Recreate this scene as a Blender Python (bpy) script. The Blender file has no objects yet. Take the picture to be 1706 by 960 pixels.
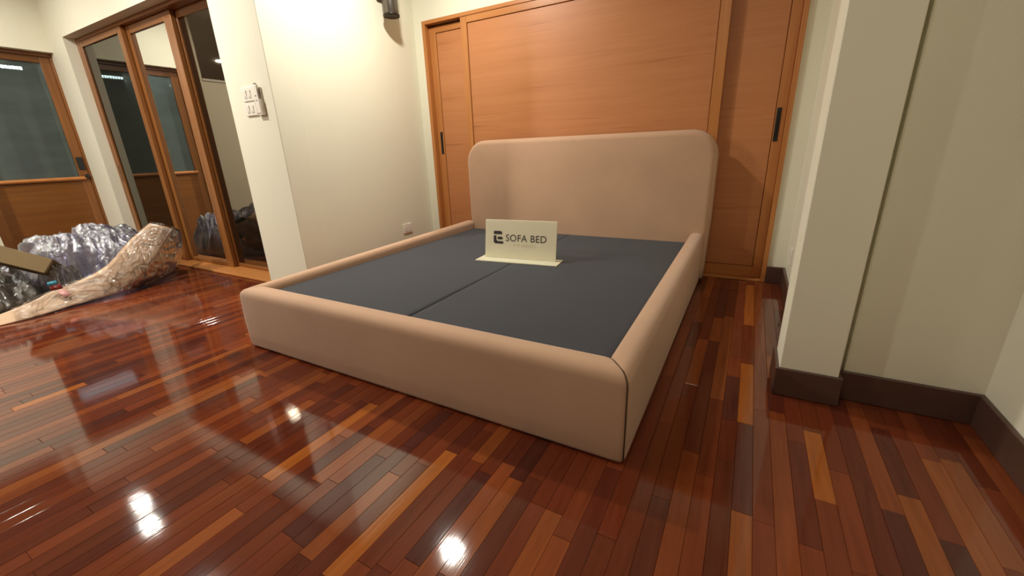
import bpy, bmesh, math, random
from mathutils import Vector, Matrix, noise

# ------------------------------------------------------------------ camera, world, lights, exposure
scene = bpy.context.scene
COL = scene.collection
cam_d = bpy.data.cameras.new('camera')
cam = bpy.data.objects.new('camera', cam_d)
COL.objects.link(cam)
cam_d.sensor_fit = 'HORIZONTAL'
cam_d.sensor_width = 36.0
cam_d.lens = 690.54 / 1706 * 36.0
cam_d.clip_start = 0.02
cam.location = (0, 0, 1.0)
cam.rotation_euler = (1.24912, 0.03593, 0.50588)
scene.camera = cam

world = bpy.data.worlds.new('world')
scene.world = world
world.use_nodes = True
bg = world.node_tree.nodes['Background']
bg.inputs[0].default_value = (0.55, 0.60, 0.70, 1)
bg.inputs[1].default_value = 0.02

vs = scene.view_settings
vs.view_transform = 'Standard'
vs.look = 'None'
vs.gamma = 1.0
vs.use_curve_mapping = False
vs.exposure = 0.0
scene.cycles.max_bounces = 10
scene.cycles.transparent_max_bounces = 24
scene.cycles.caustics_reflective = False
scene.cycles.caustics_refractive = False

CEIL = 2.75
# recessed ceiling lamps, three of them added fill: x, y, watts, colour
WARM = (1.0, 0.97, 0.86)
DOWNLIGHTS = [
    (-2.12, 2.34, 48, WARM),
    (-5.72, 1.15, 8, WARM),
    (-5.26, 1.06, 8, WARM),
    (-3.80, 0.90, 54, WARM),  # added lamp out of view, fitted to brighten the walls
    (-5.20, -0.90, 112, WARM),  # unseen lamp added to light the glazed wall and column from the front
    (-0.30, 0.30, 9, WARM),
    (-0.80, -1.50, 3, WARM),  # weak added fill behind the camera
    (-8.80, -0.70, 30, WARM),
]

# ------------------------------------------------------------------ helpers
def tag(o, label=None, cat=None, group=None, kind=None):
    if label: o['label'] = label
    if cat: o['category'] = cat
    if group: o['group'] = group
    if kind: o['kind'] = kind
    return o

def empty(name, loc=(0, 0, 0), rz=0.0):
    o = bpy.data.objects.new(name, None)
    o.empty_display_size = 0.05
    o.location = loc
    o.rotation_euler = (0, 0, rz)
    COL.objects.link(o)
    return o

def link(name, me, mat, parent=None, smooth=False):
    o = bpy.data.objects.new(name, me)
    if mat is not None and not me.materials:
        me.materials.append(mat)
    COL.objects.link(o)
    if parent is not None:
        o.parent = parent
    if smooth:
        for p in me.polygons: p.use_smooth = True
    return o

class MB:
    """collects boxes, tubes and rings; build() links them as one mesh object"""
    def __init__(self):
        self.bm = bmesh.new()
    def box(self, x0, x1, y0, y1, z0, z1, bev=0.0, seg=1):
        b = bmesh.new()
        vv = [b.verts.new((x, y, z)) for x in (x0, x1) for y in (y0, y1) for z in (z0, z1)]
        for f in ((0, 1, 3, 2), (4, 6, 7, 5), (0, 4, 5, 1), (2, 3, 7, 6), (0, 2, 6, 4), (1, 5, 7, 3)):
            b.faces.new([vv[i] for i in f])
        if bev > 0:
            bmesh.ops.bevel(b, geom=b.edges[:], offset=bev, segments=seg, profile=0.5, affect='EDGES')
        bmesh.ops.recalc_face_normals(b, faces=b.faces[:])
        self.join(b)
        return self
    def join(self, b, M=None):
        if M is not None:
            bmesh.ops.transform(b, matrix=M, verts=b.verts[:])
        me = bpy.data.meshes.new('tmp')
        b.to_mesh(me); b.free()
        self.bm.from_mesh(me)
        bpy.data.meshes.remove(me)
    def lathe(self, prof, c=(0, 0, 0), n=32, axis='Z'):
        b = bmesh.new()
        rings = []
        for r, z in prof:
            ring = []
            for i in range(n):
                a = 2 * math.pi * i / n
                p = (r * math.cos(a), r * math.sin(a), z)
                if axis == 'X': p = (p[2], p[0], p[1])
                if axis == 'Y': p = (p[0], p[2], p[1])
                ring.append(b.verts.new((p[0] + c[0], p[1] + c[1], p[2] + c[2])))
            rings.append(ring)
        for k in range(len(rings) - 1):
            for i in range(n):
                b.faces.new((rings[k][i], rings[k][(i + 1) % n], rings[k + 1][(i + 1) % n], rings[k + 1][i]))
        b.faces.new(rings[0]); b.faces.new(rings[-1])
        bmesh.ops.recalc_face_normals(b, faces=b.faces[:])
        self.join(b)
        return self
    def tube(self, pts, r, n=8):
        b = bmesh.new()
        rings = []
        pts = [Vector(p) for p in pts]
        for i, p in enumerate(pts):
            t = (pts[min(i + 1, len(pts) - 1)] - pts[max(i - 1, 0)]).normalized()
            u = t.cross(Vector((0.31, 0.2, 0.93))).normalized()
            v = t.cross(u)
            rings.append([b.verts.new(p + r * (math.cos(2 * math.pi * k / n) * u + math.sin(2 * math.pi * k / n) * v)) for k in range(n)])
        for a, c in zip(rings, rings[1:]):
            for k in range(n):
                b.faces.new((a[k], a[(k + 1) % n], c[(k + 1) % n], c[k]))
        b.faces.new(rings[0]); b.faces.new(rings[-1])
        bmesh.ops.recalc_face_normals(b, faces=b.faces[:])
        self.join(b)
        return self
    def build(self, name, mat, parent=None, smooth=False, sharp=None):
        me = bpy.data.meshes.new(name)
        self.bm.to_mesh(me); self.bm.free()
        o = link(name, me, mat, parent, smooth)
        if sharp is not None:
            for p in me.polygons: p.use_smooth = True
            me.set_sharp_from_angle(angle=math.radians(sharp))
        return o

def box(name, mat, parent, x0, x1, y0, y1, z0, z1, bev=0.0, seg=2):
    m = MB(); m.box(x0, x1, y0, y1, z0, z1, bev, seg)
    return m.build(name, mat, parent)

def grid_mesh(name, nu, nv, fn):
    """fn(u, v) -> point, u and v in 0..1"""
    verts, faces = [], []
    for i in range(nu + 1):
        for j in range(nv + 1):
            verts.append(fn(i / nu, j / nv))
    for i in range(nu):
        for j in range(nv):
            a = i * (nv + 1) + j
            faces.append((a, a + nv + 1, a + nv + 2, a + 1))
    me = bpy.data.meshes.new(name)
    me.from_pydata([tuple(v) for v in verts], [], faces)
    me.update()
    return me

# ------------------------------------------------------------------ materials
class NT:
    def __init__(self, name):
        self.m = bpy.data.materials.new(name)
        self.m.use_nodes = True
        self.t = self.m.node_tree
        self.b = self.t.nodes['Principled BSDF']
        self.out = self.t.nodes['Material Output']
    def n(self, typ, **kw):
        nd = self.t.nodes.new(typ)
        for k, v in kw.items():
            if k.startswith('i_'):
                nd.inputs[k[2:].replace('_', ' ')].default_value = v
            else:
                setattr(nd, k, v)
        return nd
    def l(self, a, b):
        self.t.links.new(a, b)
    def set(self, **kw):
        for k, v in kw.items():
            self.b.inputs[k.replace('_', ' ')].default_value = v
        return self
    def coords(self, scale=(1, 1, 1), rot=(0, 0, 0)):
        tc = self.n('ShaderNodeTexCoord')
        mp = self.n('ShaderNodeMapping')
        mp.inputs['Scale'].default_value = scale
        mp.inputs['Rotation'].default_value = rot
        self.l(tc.outputs['Object'], mp.inputs['Vector'])
        return mp.outputs['Vector']
    def noise(self, vec, scale, detail=4, rough=0.5, dist=0.0):
        nd = self.n('ShaderNodeTexNoise')
        nd.inputs['Scale'].default_value = scale
        nd.inputs['Detail'].default_value = detail
        nd.inputs['Roughness'].default_value = rough
        nd.inputs['Distortion'].default_value = dist
        self.l(vec, nd.inputs['Vector'])
        return nd.outputs['Fac']
    def ramp(self, fac, stops):
        nd = self.n('ShaderNodeValToRGB')
        e = nd.color_ramp.elements
        while len(e) < len(stops): e.new(0.5)
        for i, (p, c) in enumerate(stops):
            e[i].position = p
            e[i].color = (c[0], c[1], c[2], 1)
        self.l(fac, nd.inputs['Fac'])
        return nd.outputs['Color']
    def bump(self, h, strength, dist=0.01):
        nd = self.n('ShaderNodeBump')
        nd.inputs['Strength'].default_value = strength
        nd.inputs['Distance'].default_value = dist
        self.l(h, nd.inputs['Height'])
        self.l(nd.outputs['Normal'], self.b.inputs['Normal'])

def plain(name, c, rough=0.5, metal=0.0, spec=0.5):
    t = NT(name)
    t.set(Base_Color=(*c, 1), Roughness=rough, Metallic=metal, Specular_IOR_Level=spec)
    v = t.coords((1, 1, 1))
    f = t.noise(v, 35, 3)
    t.l(t.ramp(f, [(0.3, [x * 0.94 for x in c]), (0.7, [min(1, x * 1.05) for x in c])]), t.b.inputs['Base Color'])
    return t.m

def paint(name, c, rough=0.55):
    t = NT(name)
    t.set(Roughness=rough, Specular_IOR_Level=0.35)
    v = t.coords()
    big = t.noise(v, 1.3, 3)
    t.l(t.ramp(big, [(0.3, [x * 0.965 for x in c]), (0.7, c)]), t.b.inputs['Base Color'])
    fine = t.noise(v, 160, 3)
    t.bump(fine, 0.06, 0.004)
    return t.m

def wood(name, c0, c1, c2, axis='Z', rough=0.32, streaks=True):
    """grain lines run along the given axis"""
    t = NT(name)
    t.set(Roughness=rough, Specular_IOR_Level=0.45)
    s = {'X': (0.7, 14, 14), 'Y': (14, 0.7, 14), 'Z': (14, 14, 0.7)}[axis]
    v = t.coords(s)
    g = t.noise(v, 1.6, 6, 0.6, 0.8)
    col = t.ramp(g, [(0.25, c0), (0.5, c1), (0.78, c2)])
    s2 = {'X': (0.55, 13, 13), 'Y': (13, 0.55, 13), 'Z': (13, 13, 0.55)}[axis]
    v2 = t.coords(s2)
    f2 = t.noise(v2, 2.4, 2, 0.4, 0.5)
    if streaks:
        dark = t.ramp(f2, [(0.25, (0.74, 0.66, 0.62)), (0.325, (1, 1, 1))])
        mx = t.n('ShaderNodeMix', data_type='RGBA', blend_type='MULTIPLY')
        mx.inputs['Factor'].default_value = 0.8
        t.l(col, mx.inputs['A']); t.l(dark, mx.inputs['B'])
        col = mx.outputs['Result']
    t.l(col, t.b.inputs['Base Color'])
    t.bump(g, 0.05, 0.003)
    return t.m

def fabric(name, c, weave=900, strength=0.25, sheen=0.3):
    t = NT(name)
    t.set(Roughness=0.9, Specular_IOR_Level=0.2, Sheen_Weight=sheen, Sheen_Roughness=0.5)
    v = t.coords()
    big = t.noise(v, 3.0, 4)
    fine = t.noise(v, weave, 2)
    mixf = t.n('ShaderNodeMath', operation='MULTIPLY_ADD')
    mixf.inputs[1].default_value = 0.4
    t.l(fine, mixf.inputs[0]); t.l(big, mixf.inputs[2])
    t.l(t.ramp(mixf.outputs[0], [(0.45, [x * 0.93 for x in c]), (0.95, [x * 1.05 for x in c])]), t.b.inputs['Base Color'])
    t.bump(fine, strength, 0.002)
    return t.m

def film(name, tint=(0.92, 0.93, 1.0), haze=0.10, gloss=0.16, rough=0.06):
    """thin clear polythene: mostly see-through, a glossy fresnel skin and a little haze"""
    t = NT(name)
    t.t.nodes.remove(t.b)
    tr = t.n('ShaderNodeBsdfTransparent'); tr.inputs[0].default_value = (*[min(1, x * 0.97) for x in tint], 1)
    gl = t.n('ShaderNodeBsdfGlossy'); gl.inputs['Roughness'].default_value = rough
    gl.inputs['Color'].default_value = (1, 1, 1, 1)
    df = t.n('ShaderNodeBsdfDiffuse'); df.inputs[0].default_value = (*[x * 0.8 for x in tint], 1)
    tl = t.n('ShaderNodeBsdfTranslucent'); tl.inputs[0].default_value = (*[x * 0.8 for x in tint], 1)
    ad = t.n('ShaderNodeMixShader'); ad.inputs[0].default_value = 0.4
    t.l(df.outputs[0], ad.inputs[1]); t.l(tl.outputs[0], ad.inputs[2])
    m1 = t.n('ShaderNodeMixShader'); m1.inputs[0].default_value = haze
    t.l(tr.outputs[0], m1.inputs[1]); t.l(ad.outputs[0], m1.inputs[2])
    lw = t.n('ShaderNodeLayerWeight'); lw.inputs['Blend'].default_value = 0.35
    ma = t.n('ShaderNodeMath', operation='MULTIPLY_ADD'); ma.use_clamp = True
    ma.inputs[1].default_value = 0.75; ma.inputs[2].default_value = gloss
    t.l(lw.outputs['Fresnel'], ma.inputs[0])
    m2 = t.n('ShaderNodeMixShader')
    t.l(ma.outputs[0], m2.inputs[0]); t.l(m1.outputs[0], m2.inputs[1]); t.l(gl.outputs[0], m2.inputs[2])
    t.l(m2.outputs[0], t.out.inputs['Surface'])
    # fine wrinkles
    v = t.coords()
    f0 = t.noise(v, 15, 5, 0.65, 1.2)
    rg = t.n('ShaderNodeMath', operation='SUBTRACT'); rg.inputs[1].default_value = 0.5
    t.l(f0, rg.inputs[0])
    ab = t.n('ShaderNodeMath', operation='ABSOLUTE'); t.l(rg.outputs[0], ab.inputs[0])
    f = ab.outputs[0]
    bp = t.n('ShaderNodeBump'); bp.inputs['Strength'].default_value = 0.35; bp.inputs['Distance'].default_value = 0.04
    t.l(f, bp.inputs['Height'])
    t.l(bp.outputs[0], gl.inputs['Normal'])
    return t.m

def mirror_glass(name, refl, body, rough=0.012):
    """dark tinted glass that mirrors the room"""
    t = NT(name)
    t.t.nodes.remove(t.b)
    gl = t.n('ShaderNodeBsdfGlossy'); gl.inputs['Roughness'].default_value = rough
    gl.inputs['Color'].default_value = (*refl, 1)
    df = t.n('ShaderNodeBsdfDiffuse'); df.inputs[0].default_value = (*body, 1)
    ad = t.n('ShaderNodeAddShader')
    t.l(gl.outputs[0], ad.inputs[0]); t.l(df.outputs[0], ad.inputs[1])
    t.l(ad.outputs[0], t.out.inputs['Surface'])
    v = t.coords()
    f = t.noise(v, 3.0, 2)
    bp = t.n('ShaderNodeBump'); bp.inputs['Strength'].default_value = 0.02; bp.inputs['Distance'].default_value = 0.01
    t.l(f, bp.inputs['Height']); t.l(bp.outputs[0], gl.inputs['Normal'])
    return t.m

def emit(name, c, s):
    t = NT(name)
    t.set(Base_Color=(*c, 1), Emission_Color=(*c, 1), Emission_Strength=s)
    return t.m

M = {}
M['wall'] = paint('cream_wall_paint', (0.80, 0.765, 0.62))
M['ceiling'] = paint('ceiling_paint', (0.78, 0.77, 0.72))
M['skirting'] = plain('brown_skirting_paint', (0.085, 0.042, 0.030), 0.38)
M['orange_x'] = wood('orange_veneer_across', (0.44, 0.165, 0.058), (0.48, 0.187, 0.068), (0.52, 0.21, 0.08), 'X', 0.42)
M['orange_z'] = wood('orange_veneer_upright', (0.40, 0.145, 0.035), (0.47, 0.18, 0.05), (0.53, 0.22, 0.065), 'Z', streaks=False)
M['orange_rail'] = wood('orange_veneer_rail', (0.40, 0.145, 0.035), (0.47, 0.18, 0.05), (0.53, 0.22, 0.065), 'X', streaks=False)
M['brown_z'] = wood('teak_upright', (0.17, 0.060, 0.016), (0.24, 0.088, 0.022), (0.31, 0.12, 0.030), 'Z', streaks=False)
M['brown_x'] = wood('teak_rail', (0.17, 0.060, 0.016), (0.24, 0.088, 0.022), (0.31, 0.12, 0.030), 'X', streaks=False)
M['brown_y'] = wood('teak_rail_deep', (0.14, 0.048, 0.010), (0.19, 0.067, 0.013), (0.24, 0.088, 0.017), 'Y', streaks=False)
M['black'] = plain('black_metal', (0.012, 0.012, 0.013), 0.35)
M['taupe'] = fabric('taupe_upholstery', (0.50, 0.308, 0.198), 700, 0.2)
M['seam'] = fabric('brown_thread', (0.060, 0.032, 0.016), 400, 0.2, 0.0)
M['charcoal'] = fabric('charcoal_lining', (0.042, 0.043, 0.052), 500, 0.3, 0.1)
M['underlay'] = plain('dark_underside', (0.01, 0.008, 0.007), 0.8)
t = NT('cream_acrylic')
t.set(Base_Color=(0.95, 0.92, 0.76, 1), Roughness=0.3)
_tl = t.n('ShaderNodeBsdfTranslucent'); _tl.inputs[0].default_value = (0.95, 0.90, 0.70, 1)
_ms = t.n('ShaderNodeMixShader'); _ms.inputs[0].default_value = 0.45
t.l(t.b.outputs[0], _ms.inputs[1]); t.l(_tl.outputs[0], _ms.inputs[2]); t.l(_ms.outputs[0], t.out.inputs['Surface'])
M['acrylic'] = t.m
M['ink'] = plain('dark_brown_print', (0.030, 0.020, 0.022), 0.5)
M['faint_ink'] = plain('pale_tan_print', (0.62, 0.54, 0.40), 0.5)
M['white_plastic'] = plain('white_plastic', (0.80, 0.74, 0.66), 0.35)
M['grey_plastic'] = plain('grey_plastic', (0.30, 0.27, 0.24), 0.4)
M['pewter'] = plain('pewter_metal', (0.16, 0.14, 0.12), 0.32, 0.85)
M['dark_rim'] = plain('dark_rim_metal', (0.02, 0.016, 0.012), 0.35, 0.5)
M['cardboard'] = fabric('brown_cardboard', (0.50, 0.34, 0.225), 220, 0.15, 0.0)
M['box_board'] = fabric('dull_cardboard', (0.165, 0.112, 0.056), 220, 0.15, 0.0)
M['film'] = film('clear_film', (0.98, 0.96, 0.95), 0.0, 0.09, 0.10)
M['film_heap'] = film('milky_film', (0.78, 0.75, 0.94), 0.14, 0.20, 0.12)
M['film_dark'] = film('smoky_film', (0.62, 0.59, 0.56), 0.03, 0.14, 0.10)
M['film_grey'] = film('grey_film', (0.40, 0.37, 0.36), 0.38, 0.14, 0.11)
M['wad'] = fabric('grey_packing', (0.16, 0.145, 0.125), 90, 0.3, 0.0)
M['wad_light'] = fabric('lavender_packing', (0.27, 0.255, 0.31), 60, 0.3, 0.0)
M['pane_left'] = mirror_glass('smoked_glass', (0.22, 0.21, 0.19), (0.004, 0.004, 0.003))
M['pane_mid'] = mirror_glass('mirror_glass', (0.88, 0.89, 0.86), (0.003, 0.003, 0.003))
M['pane_right'] = mirror_glass('bronze_glass', (0.27, 0.235, 0.19), (0.004, 0.004, 0.003), 0.02)
M['label_blue'] = plain('blue_tape', (0.05, 0.30, 0.42), 0.4)
M['label_red'] = plain('dark_red_tape', (0.16, 0.012, 0.010), 0.4)
M['label_pink'] = plain('pink_tape', (0.50, 0.24, 0.22), 0.4)
M['led'] = emit('led_white', (0.95, 0.93, 1.0), 240.0)
M['lens'] = emit('lamp_lens', (1.0, 0.90, 0.75), 6.0)
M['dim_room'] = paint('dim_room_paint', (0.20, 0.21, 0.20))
M['far_wall'] = paint('far_wall_paint', (0.62, 0.54, 0.44))

# tinted obscured glass in the left-hand timber door
t = NT('obscured_teal_glass')
t.t.nodes.remove(t.b)
_gl = t.n('ShaderNodeBsdfGlossy'); _gl.inputs['Roughness'].default_value = 0.05; _gl.inputs['Color'].default_value = (0.8, 0.85, 0.85, 1)
_df = t.n('ShaderNodeBsdfDiffuse')
_v = t.coords((0.2, 0.2, 1.0))
_f = t.noise(_v, 4.0, 4, 0.6)
t.l(t.ramp(_f, [(0.3, (0.10, 0.125, 0.118)), (0.7, (0.16, 0.195, 0.185))]), _df.inputs[0])
_tr = t.n('ShaderNodeBsdfTransparent'); _tr.inputs[0].default_value = (0.30, 0.36, 0.36, 1)
_m1 = t.n('ShaderNodeMixShader'); _m1.inputs[0].default_value = 0.45
t.l(_df.outputs[0], _m1.inputs[1]); t.l(_tr.outputs[0], _m1.inputs[2])
_lw = t.n('ShaderNodeFresnel'); _lw.inputs['IOR'].default_value = 1.5
_m2 = t.n('ShaderNodeMixShader')
t.l(_lw.outputs[0], _m2.inputs[0]); t.l(_m1.outputs[0], _m2.inputs[1]); t.l(_gl.outputs[0], _m2.inputs[2])
t.l(_m2.outputs[0], t.out.inputs['Surface'])
M['obscured'] = t.m

# lacquered merbau strips; each strip's own wood tone comes from its mesh attribute
t = NT('lacquered_merbau')
t.set(Roughness=0.075, Specular_IOR_Level=0.5, IOR=1.5)
_at = t.n('ShaderNodeAttribute', attribute_name='tone')
_v = t.coords((16, 1.1, 16))
_g = t.noise(_v, 2.6, 6, 0.62, 0.7)
_r = t.ramp(_g, [(0.22, (0.66, 0.60, 0.56)), (0.5, (1, 1, 1)), (0.8, (1.22, 1.26, 1.3))])
_mx = t.n('ShaderNodeMix', data_type='RGBA', blend_type='MULTIPLY'); _mx.inputs['Factor'].default_value = 0.85
t.l(_at.outputs['Color'], _mx.inputs['A']); t.l(_r, _mx.inputs['B'])
t.l(_mx.outputs['Result'], t.b.inputs['Base Color'])
_v2 = t.coords((1, 1, 1))
_n2 = t.noise(_v2, 5.0, 3, 0.5)
_n3 = t.noise(_v, 7.0, 3, 0.6)
_mr = t.n('ShaderNodeMapRange'); _mr.inputs['To Min'].default_value = 0.035; _mr.inputs['To Max'].default_value = 0.08
t.l(_n2, _mr.inputs['Value']); t.l(_mr.outputs[0], t.b.inputs['Roughness'])
t.bump(_n3, 0.012, 0.01)
M['merbau'] = t.m
M['joint'] = plain('dark_joint_filler', (0.030, 0.010, 0.006), 0.6)

# ------------------------------------------------------------------ floor
FX0, FX1, FY0, FY1 = -11.0, 0.86, -4.0, 3.52
floor = box('floor', M['joint'], None, FX0, FX1, FY0, FY1, -0.06, -0.0035)
tag(floor, 'glossy lacquered red-brown timber strip floor', 'floor', kind='structure')

from bpy_extras.object_utils import world_to_camera_view
bpy.context.view_layer.update()
rnd = random.Random(11)
TONES = [((0.122, 0.0235, 0.0085), 32), ((0.155, 0.0320, 0.0105), 28), ((0.096, 0.0185, 0.0085), 22),
         ((0.075, 0.0165, 0.0100), 8), ((0.185, 0.0430, 0.0125), 8), ((0.225, 0.0600, 0.0150), 2)]
ORANGE = (0.31, 0.088, 0.016)
ORANGE2 = (0.215, 0.053, 0.013)
PURPLE = (0.070, 0.0165, 0.0120)
BROWN = (0.090, 0.020, 0.0095)
# strips that catch the eye in the photograph: x of centre, y from, y to, tone
KEY = [
    (0.307, 1.25, 1.60, ORANGE), (-0.775, 0.42, 0.93, ORANGE), (-0.93, 0.43, 0.76, ORANGE2), (-0.72, 0.93, 1.20, ORANGE2),
    (0.10, 2.55, 3.35, ORANGE), (0.10, 1.55, 2.05, ORANGE), (-0.10, 1.75, 2.25, ORANGE2), (-0.05, 1.30, 1.75, BROWN),
    (0.02, 1.55, 1.90, PURPLE), (-0.05, 2.25, 2.60, ORANGE2), (0.20, 1.95, 2.18, ORANGE2), (-0.56, 0.56, 0.92, ORANGE2),
    (-0.62, 0.55, 0.90, PURPLE), (-0.50, 0.50, 0.95, BROWN), (-1.25, 0.55, 1.02, ORANGE), (-1.10, 0.62, 0.98, ORANGE2),
    (-0.98, 0.88, 1.12, PURPLE), (-1.30, 0.95, 1.18, PURPLE), (-1.52, 0.62, 0.92, ORANGE2), (-1.70, 0.75, 1.10, ORANGE2),
    (-0.36, 0.60, 0.86, ORANGE2), (-0.25, 0.45, 0.62, ORANGE), (-0.14, 0.70, 1.05, BROWN), (0.05, 0.85, 1.30, BROWN),
    (-2.70, 0.28, 0.52, ORANGE), (-2.05, 0.55, 0.90, ORANGE2), (-2.35, 0.70, 1.05, BROWN), (-0.40, 0.36, 0.55, (0.21, 0.035, 0.014)),
    (-1.03, 0.45, 0.80, PURPLE), (-1.95, 0.95, 1.35, ORANGE2), (-2.55, 1.2, 1.6, ORANGE2), (0.04, 2.10, 2.50, (0.14, 0.035, 0.013)),
]
PW = 0.0527
X_REF = 0.281
SEAM = 0.0007
planks = []
k0 = math.floor((-6.6 - X_REF) / PW); k1 = math.ceil((FX1 - X_REF) / PW)
for k in range(k0, k1):
    x0 = X_REF + k * PW
    keys = sorted([(a, b, tn) for (cx, a, b, tn) in KEY if x0 <= cx < x0 + PW])
    y = -0.30 - rnd.random() * 0.4
    while y < FY1:
        ln = rnd.choice((0.36, 0.45, 0.52, 0.60, 0.75, 0.90)) * (0.9 + 0.2 * rnd.random())
        tone = None
        nxt = [q for q in keys if q[1] > y + 1e-4]
        if nxt and abs(nxt[0][0] - y) < 1e-4:
            y1 = nxt[0][1]; tone = nxt[0][2]
        elif nxt and y + ln > nxt[0][0] - 0.12:
            y1 = nxt[0][0]
        else:
            y1 = y + ln
        y1 = min(y1, FY1)
        if tone is None:
            r_ = rnd.random() * sum(w for _, w in TONES)
            for c, w in TONES:
                r_ -= w
                if r_ <= 0: break
            f = 0.85 + 0.3 * rnd.random()
            tone = tuple(q * f for q in c)
        planks.append((x0, min(x0 + PW, FX1), y, y1, tone, rnd.uniform(-1, 1), rnd.uniform(-1, 1), rnd.uniform(0, 0.0003)))
        y = y1

def plank_geo(p):
    x0, x1, y0, y1, tone, ta, tb, dz = p
    x0 += SEAM * 0.5; x1 -= SEAM * 0.5; y0 += SEAM * 0.5; y1 -= SEAM * 0.5
    c = 0.0007
    ta *= 0.0011; tb *= 0.0004
    xm, ym = (x0 + x1) / 2, (y0 + y1) / 2
    def top(x, y): return -dz + (x - xm) * ta + (y - ym) * tb - 0.0003
    v = [(x0, y0, -0.006), (x1, y0, -0.006), (x1, y1, -0.006), (x0, y1, -0.006)]
    v += [(x, y, top(x, y) - c) for x, y in ((x0, y0), (x1, y0), (x1, y1), (x0, y1))]
    v += [(x, y, top(x, y)) for x, y in ((x0 + c, y0 + c), (x1 - c, y0 + c), (x1 - c, y1 - c), (x0 + c, y1 - c))]
    f = [(3, 2, 1, 0)]
    for b in (0, 4):
        for i in range(4):
            j = (i + 1) % 4
            f.append((b + i, b + j, b + 4 + j, b + 4 + i))
    f.append((8, 9, 10, 11))
    return v, f

def plank_px(p):
    """rough size in the picture (pixels squared); nought when outside or under the bed"""
    x0, x1, y0, y1 = p[:4]
    if x0 > -2.30 and x1 < -0.26 and y0 > 1.16: return 0
    if x0 > 0.30 and y0 > 1.9: return 0
    if x1 < -2.95 and y0 > 1.95: return 0
    pts = []
    for x, y in ((x0, y0), (x1, y0), (x1, y1), (x0, y1)):
        c = world_to_camera_view(scene, cam, Vector((x, y, 0)))
        if c.z < 0.05: return 0
        pts.append((c.x * 1706, c.y * 960))
    cx = sum(q[0] for q in pts) / 4; cy = sum(q[1] for q in pts) / 4
    if not (-40 < cx < 1746 and -60 < cy < 1000): return 0
    a = 0
    for i in range(4):
        j = (i + 1) % 4
        a += pts[i][0] * pts[j][1] - pts[j][0] * pts[i][1]
    return abs(a) / 2

def tone_attr(me, tones):
    at = me.color_attributes.new('tone', 'FLOAT_COLOR', 'POINT')
    flat = []
    for tn in tones: flat += [tn[0], tn[1], tn[2], 1.0]
    at.data.foreach_set('color', flat)

planks.sort(key=lambda p: -plank_px(p))
for p in planks[:300]:
    v, f = plank_geo(p)
    me = bpy.data.meshes.new('plank')
    me.from_pydata(v, [], f); me.update()
    tone_attr(me, [p[4]] * len(v))
    link('plank', me, M['merbau'], floor)
V, Fc, T = [], [], []
for p in planks[300:]:
    v, f = plank_geo(p)
    o = len(V)
    V += v; Fc += [tuple(i + o for i in q) for q in f]; T += [p[4]] * len(v)
# plain strips in the part of the room behind the camera and far to the left
for (ax0, ax1, ay0, ay1) in ((-11.0, 0.86, -4.0, -0.75), (-11.0, planks[0][0] * 0 + X_REF + k0 * PW, -0.75, 2.2)):
    x = ax0
    while x < ax1 - 0.02:
        c = TONES[rnd.randrange(4)][0]
        v, f = plank_geo((x, min(x + 0.105, ax1), ay0, ay1, c, 0, 0, 0.0001))
        o = len(V)
        V += v; Fc += [tuple(i + o for i in q) for q in f]; T += [c] * len(v)
        x += 0.105
me = bpy.data.meshes.new('far_planks')
me.from_pydata(V, [], Fc); me.update()
tone_attr(me, T)
fp = link('far_planks', me, M['merbau'], floor)
tag(fp, kind='stuff')

# ------------------------------------------------------------------ walls, ceiling, skirting
def struct(name, label, cat, mb, mat, sharp=None):
    o = mb.build(name, mat, None, sharp=sharp)
    return tag(o, label, cat, kind='structure')

XS = -2.93            # side wall left of the bed
YN = 3.46             # front of the timber doors
YG = 1.93             # wall that holds the glazed doors
XD = -6.40            # wall that holds the half-glazed timber door

m = MB()
m.box(FX0, 0.9, FY0, 3.7, CEIL, CEIL + 0.08)
struct('ceiling', 'off-white plaster ceiling', 'ceiling', m, M['ceiling'])

m = MB()
m.box(XS - 0.10, -2.822, 3.472, 3.62, 0, CEIL)
m.box(0.187, 0.42, 3.472, 3.62, 0, CEIL)
m.box(-2.822, 0.187, 3.472, 3.62, 2.148, CEIL)
m.box(-2.822, 0.187, 3.60, 3.66, 0, 2.16)
struct('wall_back', 'cream wall around the orange timber sliding doors behind the bed', 'wall', m, M['wall'])

m = MB()
m.box(XS - 0.2, XS + 0.0, 2.10, 3.48, 0, CEIL)
struct('wall_left', 'cream side wall to the left of the bed', 'wall', m, M['wall'])

m = MB()
m.box(-6.62, -6.05, YG, 2.30, 0, CEIL)
m.box(-3.452, XS + 0.005, YG, 2.135, 0, CEIL, 0.003)
m.box(-6.05, -3.452, YG, 2.30, 2.205, CEIL)
m.box(-6.05, -3.452, 2.22, 2.30, 0, 2.205)
struct('wall_left_back', 'cream wall around the three glazed sliding doors', 'wall', m, M['wall'])

m = MB()
m.box(-6.62, XD, 0.94, 1.075, 0, CEIL)
m.box(-6.62, XD, 1.075, YG, 2.112, CEIL)
m.box(-9.2, -6.62, 0.86, 0.94, 0, CEIL)
struct('wall_left_far', 'cream wall holding the half-glazed timber door', 'wall', m, M['wall'])

m = MB()
m.box(-6.52, XD, -0.30, 0.9395, 0, 2.0)
struct('wall_left_low', 'cream partition ending below the ceiling, left of the half-glazed door', 'wall', m, M['wall'])
m = MB()
m.box(-6.53, XD + 0.012, -0.31, 0.94, 2.0, 2.03, 0.004)
struct('trim_5', 'white cap along the top of the cream partition', 'trim', m, M['ceiling'])

m = MB()
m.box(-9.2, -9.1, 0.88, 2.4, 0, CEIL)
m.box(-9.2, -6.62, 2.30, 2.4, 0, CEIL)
struct('wall_next_room', 'dim wall of the room beyond the half-glazed door', 'wall', m, M['dim_room'])

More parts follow.
